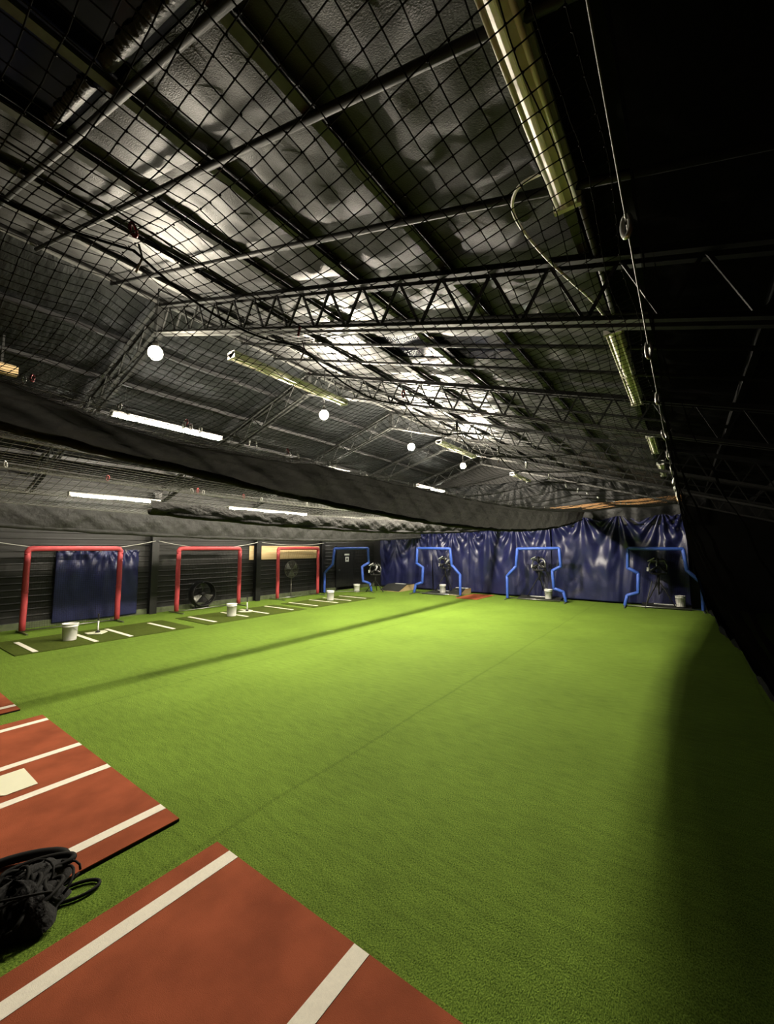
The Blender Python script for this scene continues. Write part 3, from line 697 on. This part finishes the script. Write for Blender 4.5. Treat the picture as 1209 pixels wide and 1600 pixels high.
# drum fan on the floor
def drum_fan(x, y, label):
    t = empty('drum_fan', (x, y, 0)); R = .43; cz_ = R + .07
    MB().lathe([(R - .02, -.16), (R, -.15), (R + .012, -.1), (R + .012, .1), (R, .15), (R - .02, .16), (R - .035, .15), (R - .035, -.15), (R - .02, -.16)], 36, c=(0, 0, cz_), axis='x').build('drum', 'black_plastic', t, smooth=True)
    for k in range(3):
        a0 = PI / 2 + k * 2 * PI / 3
        s = MB()
        def fn(u, v):
            rr = .07 + .30 * u; a = a0 + (v - .5) * (.55 + .15 * u) ; return (.02 + .10 * (v - .5), rr * math.cos(a), cz_ + rr * math.sin(a))
        s.grid(fn, 6, 5).build('fan_blade', 'blade', t, smooth=True, solid=.006)
    MB().lathe([(0, .08), (.06, .07), (.075, .03), (.075, -.12), (0, -.12)], 18, c=(0, 0, cz_), axis='x').build('hub', 'rubber', t, smooth=True)
    g_ = MB()
    for k in range(7): g_.tube([(.165, (.06 + .055 * k) * math.cos(a), cz_ + (.06 + .055 * k) * math.sin(a)) for a in np.linspace(0, 2 * PI, 33)[:-1]], .0035, 5, closed=True)
    for k in range(8): a = 2 * PI * k / 8; g_.cyl((.165, .05 * math.cos(a), cz_ + .05 * math.sin(a)), (.165, R * math.cos(a), cz_ + R * math.sin(a)), .0035, 5)
    g_.build('grille', 'black_plastic', t)
    for s in (-1, 1): MB().tube([(-.2, s * .22, .02), (.2, s * .22, .02)], .018, 8).build('floor_skid', 'rubber', t, smooth=True); MB().bar((0, s * .22, .02), (0, s * .26, .20), .04, .03).build('bracket', 'rubber', t)
    return tag(t, label, 'fan')
drum_fan(-13.78, 7.95, 'black drum fan with three grey blades on the floor by the left wall')
def pedestal_fan(x, y, label):
    t = empty('pedestal_fan', (x, y, 0)); R = .36; zc = 1.18
    MB().lathe([(0, .05), (.05, .05), (.24, .02), (.25, .0), (0, 0)], 28).build('base', 'rubber', t, smooth=True)
    MB().cyl((0, 0, .04), (0, 0, .75), .022, 12).build('lower_pole', 'wire', t, smooth=True); MB().cyl((0, 0, .7), (0, 0, zc - .05), .015, 12).build('upper_pole', 'chrome', t, smooth=True)
    MB().lathe([(0, -.22), (.07, -.21), (.085, -.12), (.07, -.04), (0, -.03)], 18, c=(0, 0, zc), axis='x').build('motor', 'rubber', t, smooth=True)
    for k in range(3):
        a0 = .5 + k * 2 * PI / 3
        MB().grid(lambda u, v: (.02 + .08 * (v - .5), (.04 + .27 * u) * math.cos(a0 + (v - .5) * .9), zc + (.04 + .27 * u) * math.sin(a0 + (v - .5) * .9)), 6, 5).build('fan_blade', 'blade', t, smooth=True, solid=.005)
    g_ = MB()
    for xx, s in ((.09, 1), (-.05, -1)):
        for k in range(9):
            rr = .04 + .04 * k; dx = xx * (1 - (rr / R) ** 3 * .8)
            g_.tube([(dx, rr * math.cos(a), zc + rr * math.sin(a)) for a in np.linspace(0, 2 * PI, 33)[:-1]], .003, 4, closed=True)
        for k in range(18):
            a = 2 * PI * k / 18; g_.cyl((xx, 0, zc), (xx * .2, R * math.cos(a), zc + R * math.sin(a)), .0025, 4)
    g_.tube([(0.02, R * math.cos(a), zc + R * math.sin(a)) for a in np.linspace(0, 2 * PI, 37)[:-1]], .010, 6, closed=True)
    g_.build('wire_guard', 'wire', t)
    return tag(t, label, 'fan')
pedestal_fan(-13.78, 11.95, 'grey standing fan with a wire guard below the pine board')

# black door with two small notices behind the corner screen
d = MB().box((XL + .03, 15.1, .02), (XL + .07, 16.35, 2.1)).build('door_1', 'door'); struct(d)
MB().box((XL + .07, 15.15, .98), (XL + .12, 15.25, 1.02)).build('door_handle', 'chrome', d)
MB().box((XL + .021, 15.0, 0), (XL + .08, 15.1, 2.2)).build('door_frame', 'black_plastic', d)
MB().box((XL + .021, 16.35, 0), (XL + .08, 16.45, 2.2)).build('door_frame', 'black_plastic', d)
MB().box((XL + .021, 15.1, 2.1), (XL + .08, 16.35, 2.2)).build('door_frame', 'black_plastic', d)
o = MB().box((XL + .071, 15.62, 1.72), (XL + .078, 15.98, 1.80)).build('notice', 'white_p'); tag(o, 'narrow white notice on the black door, upper one', 'sign', 'door notices')
o = MB().box((XL + .071, 15.68, 1.40), (XL + .078, 15.94, 1.64)).build('notice', 'white_p'); tag(o, 'square white notice on the black door, lower one', 'sign', 'door notices')
MB().box((XL + .078, 15.76, 1.48), (XL + .080, 15.86, 1.57)).build('printed_mark', 'steel_grey', o)

# ------------------------------------------------------------------ blue padded lane screens
SHAPE = [(-1.12, 0.05), (-1.12, .93), (-.74, 1.34), (-.67, 2.06), (.94, 2.08), (.98, 1.38), (.66, 1.20), (.70, .52), (1.04, .40), (1.12, .05)]
def lane_screen(x, y, rz, flip, label):
    t = empty('lane_screen', (x, y, 0), rz); f = -1 if flip else 1
    pts = [(f * px, 0, pz) for px, pz in SHAPE]
    names = ['padded_post', 'padded_brace', 'padded_post', 'padded_crossbar', 'padded_post', 'padded_brace', 'padded_post', 'padded_brace', 'padded_post']
    for k in range(len(pts) - 1):
        a, b = Vector(pts[k]), Vector(pts[k + 1]); dd = (b - a).normalized() * .03
        MB().tube([a - dd * .6, a, (a + b) / 2 + Vector((0, 0, .004)), b, b + dd * .6], [.045, .058, .058, .058, .045], 12).build(names[k], 'blue_pad', t, smooth=True)
    for s in (-1, 1):
        MB().bar((s * 1.12 * 1, -.48, .02), (s * 1.12, .48, .02), .035, .035).build('foot_bar', 'chrome', t)
    MB().cyl((-1.12, 0, .05), (1.12, 0, .05), .017, 8).build('bottom_rail', 'chrome', t, smooth=True)
    # net: horizontal and vertical twine clipped to the outline
    zs = np.array([p[1] for p in SHAPE]); xs = np.array([p[0] for p in SHAPE])
    acc = [[], [], 0]; polys = []
    lz, lx = zs[:4], xs[:4]; rz_, rxx = zs[4:][::-1], xs[4:][::-1]
    for z in np.arange(.08, 2.05, .05):
        a = np.interp(z, lz, lx); b = np.interp(z, rz_, rxx); q = np.linspace(a, b, 8)
        polys.append(np.stack([f * q, .05 + .05 * np.sin(PI * np.linspace(0, 1, 8)), np.full(8, z)], 1))
    for xx in np.arange(-1.1, 1.1, .05):
        zz = [z for z in np.arange(.08, 2.05, .04) if np.interp(z, lz, lx) < xx < np.interp(z, rz_, rxx)]
        if len(zz) > 3:
            run = [zz[0]]
            for a, b in zip(zz[:-1], zz[1:]):
                if b - a > .06:
                    if len(run) > 2: q = np.array(run); polys.append(np.stack([np.full(len(q), f * xx), np.full(len(q), .09), q], 1))
                    run = []
                run.append(b)
            if len(run) > 2: q = np.array(run); polys.append(np.stack([np.full(len(q), f * xx), np.full(len(q), .09), q], 1))
    strands(polys, .002, acc)
    raw_mesh('netting', np.concatenate(acc[0]), np.concatenate(acc[1]), 'net', t)
    return tag(t, label, 'screen', 'blue padded lane screens')
lane_screen(-13.02, 14.78, math.radians(50), False, 'blue padded screen in the far left corner, before the black door')
lane_screen(-9.18, 16.4, math.radians(6), True, 'blue padded lane screen second from left, next to the red pad')
lane_screen(-4.96, 16.9, math.radians(4), False, 'blue padded lane screen in the middle of the far wall')
lane_screen(-.76, 17.15, math.radians(3), True, 'blue padded lane screen at the right, half in darkness')

# pitching machines on tripods
def pitching_machine(x, y, rz, label, zc=1.25, z0=0.0):
    t = empty('pitching_machine', (x, y, z0), rz)
    for k in range(3):
        a = PI / 2 + k * 2 * PI / 3
        MB().cyl((.06 * math.cos(a), .06 * math.sin(a), zc - .45), (.48 * math.cos(a), .48 * math.sin(a), .02), .02, 8).build('tripod_leg', 'steel_dark', t, smooth=True)
    MB().cyl((0, 0, zc - .55), (0, 0, zc - .12), .035, 12).build('post', 'steel_dark', t, smooth=True)
    MB().box((-.22, -.14, zc - .16), (.22, .14, zc - .11)).build('turntable', 'black_plastic', t, bevel=.008)
    MB().tube([(-.24, 0, zc - .12), (-.27, 0, zc + .15), (-.2, 0, zc + .32), (.2, 0, zc + .32), (.27, 0, zc + .15), (.24, 0, zc - .12)], .022, 8).build('yoke', 'chrome', t, smooth=True)
    for k in range(3):
        a = PI / 2 + k * 2 * PI / 3; cx, cz2 = .19 * math.cos(a), zc + .10 + .19 * math.sin(a)
        d_ = Vector((-math.sin(a), 0, math.cos(a)))
        w = MB(); prof = [(.05, -.03), (.12, -.035), (.135, -.02), (.138, 0), (.135, .02), (.12, .035), (.05, .03)]
        w.lathe(prof, 22); o = w.build('drive_wheel', 'rubber', t, smooth=True); o.location = (cx, -.02, cz2); o.rotation_euler = (PI / 2, 0, 0) if False else (0, -a + PI / 2 + PI / 2, 0)
        hb = MB().lathe([(0, -.04), (.05, -.035), (.05, .035), (0, .04)], 14).build('wheel_hub', 'white_p', o, smooth=True)
        m_ = MB().cyl((cx + d_.x * .05, .05, cz2 + d_.z * .05), (cx + d_.x * .20, .05, cz2 + d_.z * .20), .05, 12).build('motor', 'black_plastic', t, smooth=True)
    MB().tube([(0, .52, zc + .22), (0, .25, zc + .14), (0, .05, zc + .10)], .045, 10, cap=False).build('ball_chute', 'white_p', t, smooth=True)
    MB().box((-.34, .02, zc - .06), (-.25, .16, zc + .08)).build('control_box', 'white_p', t, bevel=.006)
    MB().bar((-.30, -.05, zc + .30), (-.10, -.08, zc + .42), .07, .03).build('guard_panel', 'white_p', t)
    MB().bar((.10, -.08, zc + .42), (.28, -.05, zc + .30), .07, .03).build('guard_panel', 'black_plastic', t)
    MB().tube([(.26, .05, zc - .1), (.34, .12, zc - .3), (.25, .2, .4), (.35, .3, .02), (.6, .5, .012)], .008, 6).build('power_cord', 'rubber', t, smooth=True)
    return tag(t, label, 'machine', 'tripod pitching machines')
pitching_machine(-12.15, 15.75, .5, 'black and white pitching machine right of the corner blue screen', .95)
pitching_machine(-9.2, 17.3, .2, 'pitching machine behind the second blue screen from left', 1.2, .085)
pitching_machine(-4.95, 17.45, -.1, 'pitching machine behind the middle blue screen', 1.22, .10)
pitching_machine(-.85, 17.5, .1, 'dim pitching machine behind the right blue screen', 1.22, .10)

# platforms, ramps and a red pad at the lane ends
def platform(x0, x1, y0, y1, h, label):
    t = empty('machine_platform', ((x0 + x1) / 2, (y0 + y1) / 2, 0)); w, d_ = (x1 - x0) / 2, (y1 - y0) / 2
    # a low turf-covered wedge, higher at the back
    MB().add([(-w, -d_, 0), (w, -d_, 0), (w, d_, 0), (-w, d_, 0), (-w, -d_, .03), (w, -d_, .03), (w, d_, h), (-w, d_, h)],
             [(3, 2, 1, 0), (4, 5, 6, 7), (0, 1, 5, 4), (1, 2, 6, 5), (2, 3, 7, 6), (3, 0, 4, 7)]).build('deck', 'black_mat', t)
    MB().bar((-w * .5, d_ * .55, h * .92), (w * .5, d_ * .55, h * .92), .13, .02).build('pitching_rubber', 'white_p', t)
    return tag(t, label, 'platform', 'black pitching platforms')
platform(-9.9, -8.8, 16.3, 17.7, .10, 'black pitching platform under the second blue screen machine')
platform(-5.75, -4.1, 16.98, 17.62, .12, 'black pitching platform behind the middle blue screen')
platform(-1.4, .05, 17.2, 17.8, .12, 'black pitching platform behind the right blue screen')
def ramp(x0, x1, y0, y1, h, label):
    t = empty('mound_ramp', ((x0 + x1) / 2, (y0 + y1) / 2, 0)); w, d_ = (x1 - x0) / 2, (y1 - y0) / 2
    vs = [(-w, -d_, 0), (w, -d_, 0), (w, d_, 0), (-w, d_, 0), (-w, -d_, .02), (w, -d_, .02), (w, 0, h), (w, d_, h), (-w, d_, h), (-w, 0, h)]
    MB().add([vs[0], vs[1], vs[2], vs[3], vs[4], vs[5], vs[6], vs[7], vs[8], vs[9]],
             [(3, 2, 1, 0), (0, 1, 5, 4), (1, 2, 7, 6, 5), (2, 3, 8, 7), (3, 0, 4, 9, 8)]).build('plywood_side', 'plywood', t)
    MB().add([(-w, -d_, .025), (w, -d_, .025), (w, 0, h + .006), (w, d_, h + .006), (-w, d_, h + .006), (-w, 0, h + .006)], [(0, 1, 2, 5), (5, 2, 3, 4)]).build('turf_top', 'black_mat', t, solid=.012)
    MB().box((-.3, d_ * .35, h), (.3, d_ * .35 + .13, h + .02)).build('pitching_rubber', 'white_p', t)
    return tag(t, label, 'ramp', 'wooden mound ramps')
ramp(-12.35, -11.2, 16.35, 17.75, .28, 'wooden mound ramp with black top beside the corner machine')
ramp(-8.72, -8.15, 16.6, 17.8, .25, 'wooden mound ramp right of the second blue screen')
p = MB().box((-7.93, 15.75, 0), (-6.95, 17.6, .018)).build('red_pad', 'clay', bevel=.004); tag(p, 'small bright red mat on the turf before the far wall', 'mat')
bucket(-9.05, 16.75, .066, 'white bucket on the platform behind the second blue screen', 1)
bucket(-4.55, 17.22, .075, 'white bucket behind the middle blue screen', 2)
bucket(-.25, 17.45, .09, 'white bucket behind the dim right blue screen', .5)
o = MB().cyl((-1.25, 16.9, .01), (-1.02, 17.05, .95), .014, 8).build('leaning_stick', 'steel_grey', smooth=True); tag(o, 'thin metal rod leaning behind the right blue screen', 'rod')
# dark shelf with cartons beyond the curtain in the far right corner
t = empty('wall_shelf', (3.9, YF - .2, 1.85)); MB().box((-.7, -.2, 0), (.7, .2, .04)).build('shelf_board', 'lumber', t)
for s in (-.6, .6): MB().bar((s, .18, -.3), (s, -.15, .0), .03, .03).build('bracket', 'steel_dark', t)
tag(t, 'dim wooden shelf high on the far wall beyond the right curtain', 'shelf')
for i, (dx, w, h) in enumerate(((-.35, .4, .36), (.2, .5, .26))):
    o = MB().box((3.9 + dx - w / 2, YF - .38, 1.89), (3.9 + dx + w / 2, YF - .05, 1.89 + h)).build('carton', 'carton', bevel=.006)
    tag(o, ('taller brown carton on the dim corner shelf', 'lower wider brown carton on the dim corner shelf')[i], 'box', 'cartons on the corner shelf')

# thin wire crossing the dark right bay, and a timber end by the left roof slope
o = MB().tube([(-3.1, 9.0, 4.40), (-1.0, 9.0, 4.16), (1.3, 9.0, 3.90)], .005, 6).build('cross_wire', 'steel_grey', smooth=True); tag(o, 'thin wire stretched across the dark right bay under the roof', 'wire')
t = empty('timber_beam', (-9.0, .12, 5.06))
MB().box((-.06, -1.2, -.08), (.06, 1.62, .08)).build('plank', 'plywood', t, bevel=.004)
for yy in (-.8, 1.4): MB().box((-.02, yy, .08), (.02, yy + .03, roof(-9.0) - 5.06)).build('hanger', 'steel_dark', t)
tag(t, 'pale timber end at the left picture edge, above the black band', 'beam')
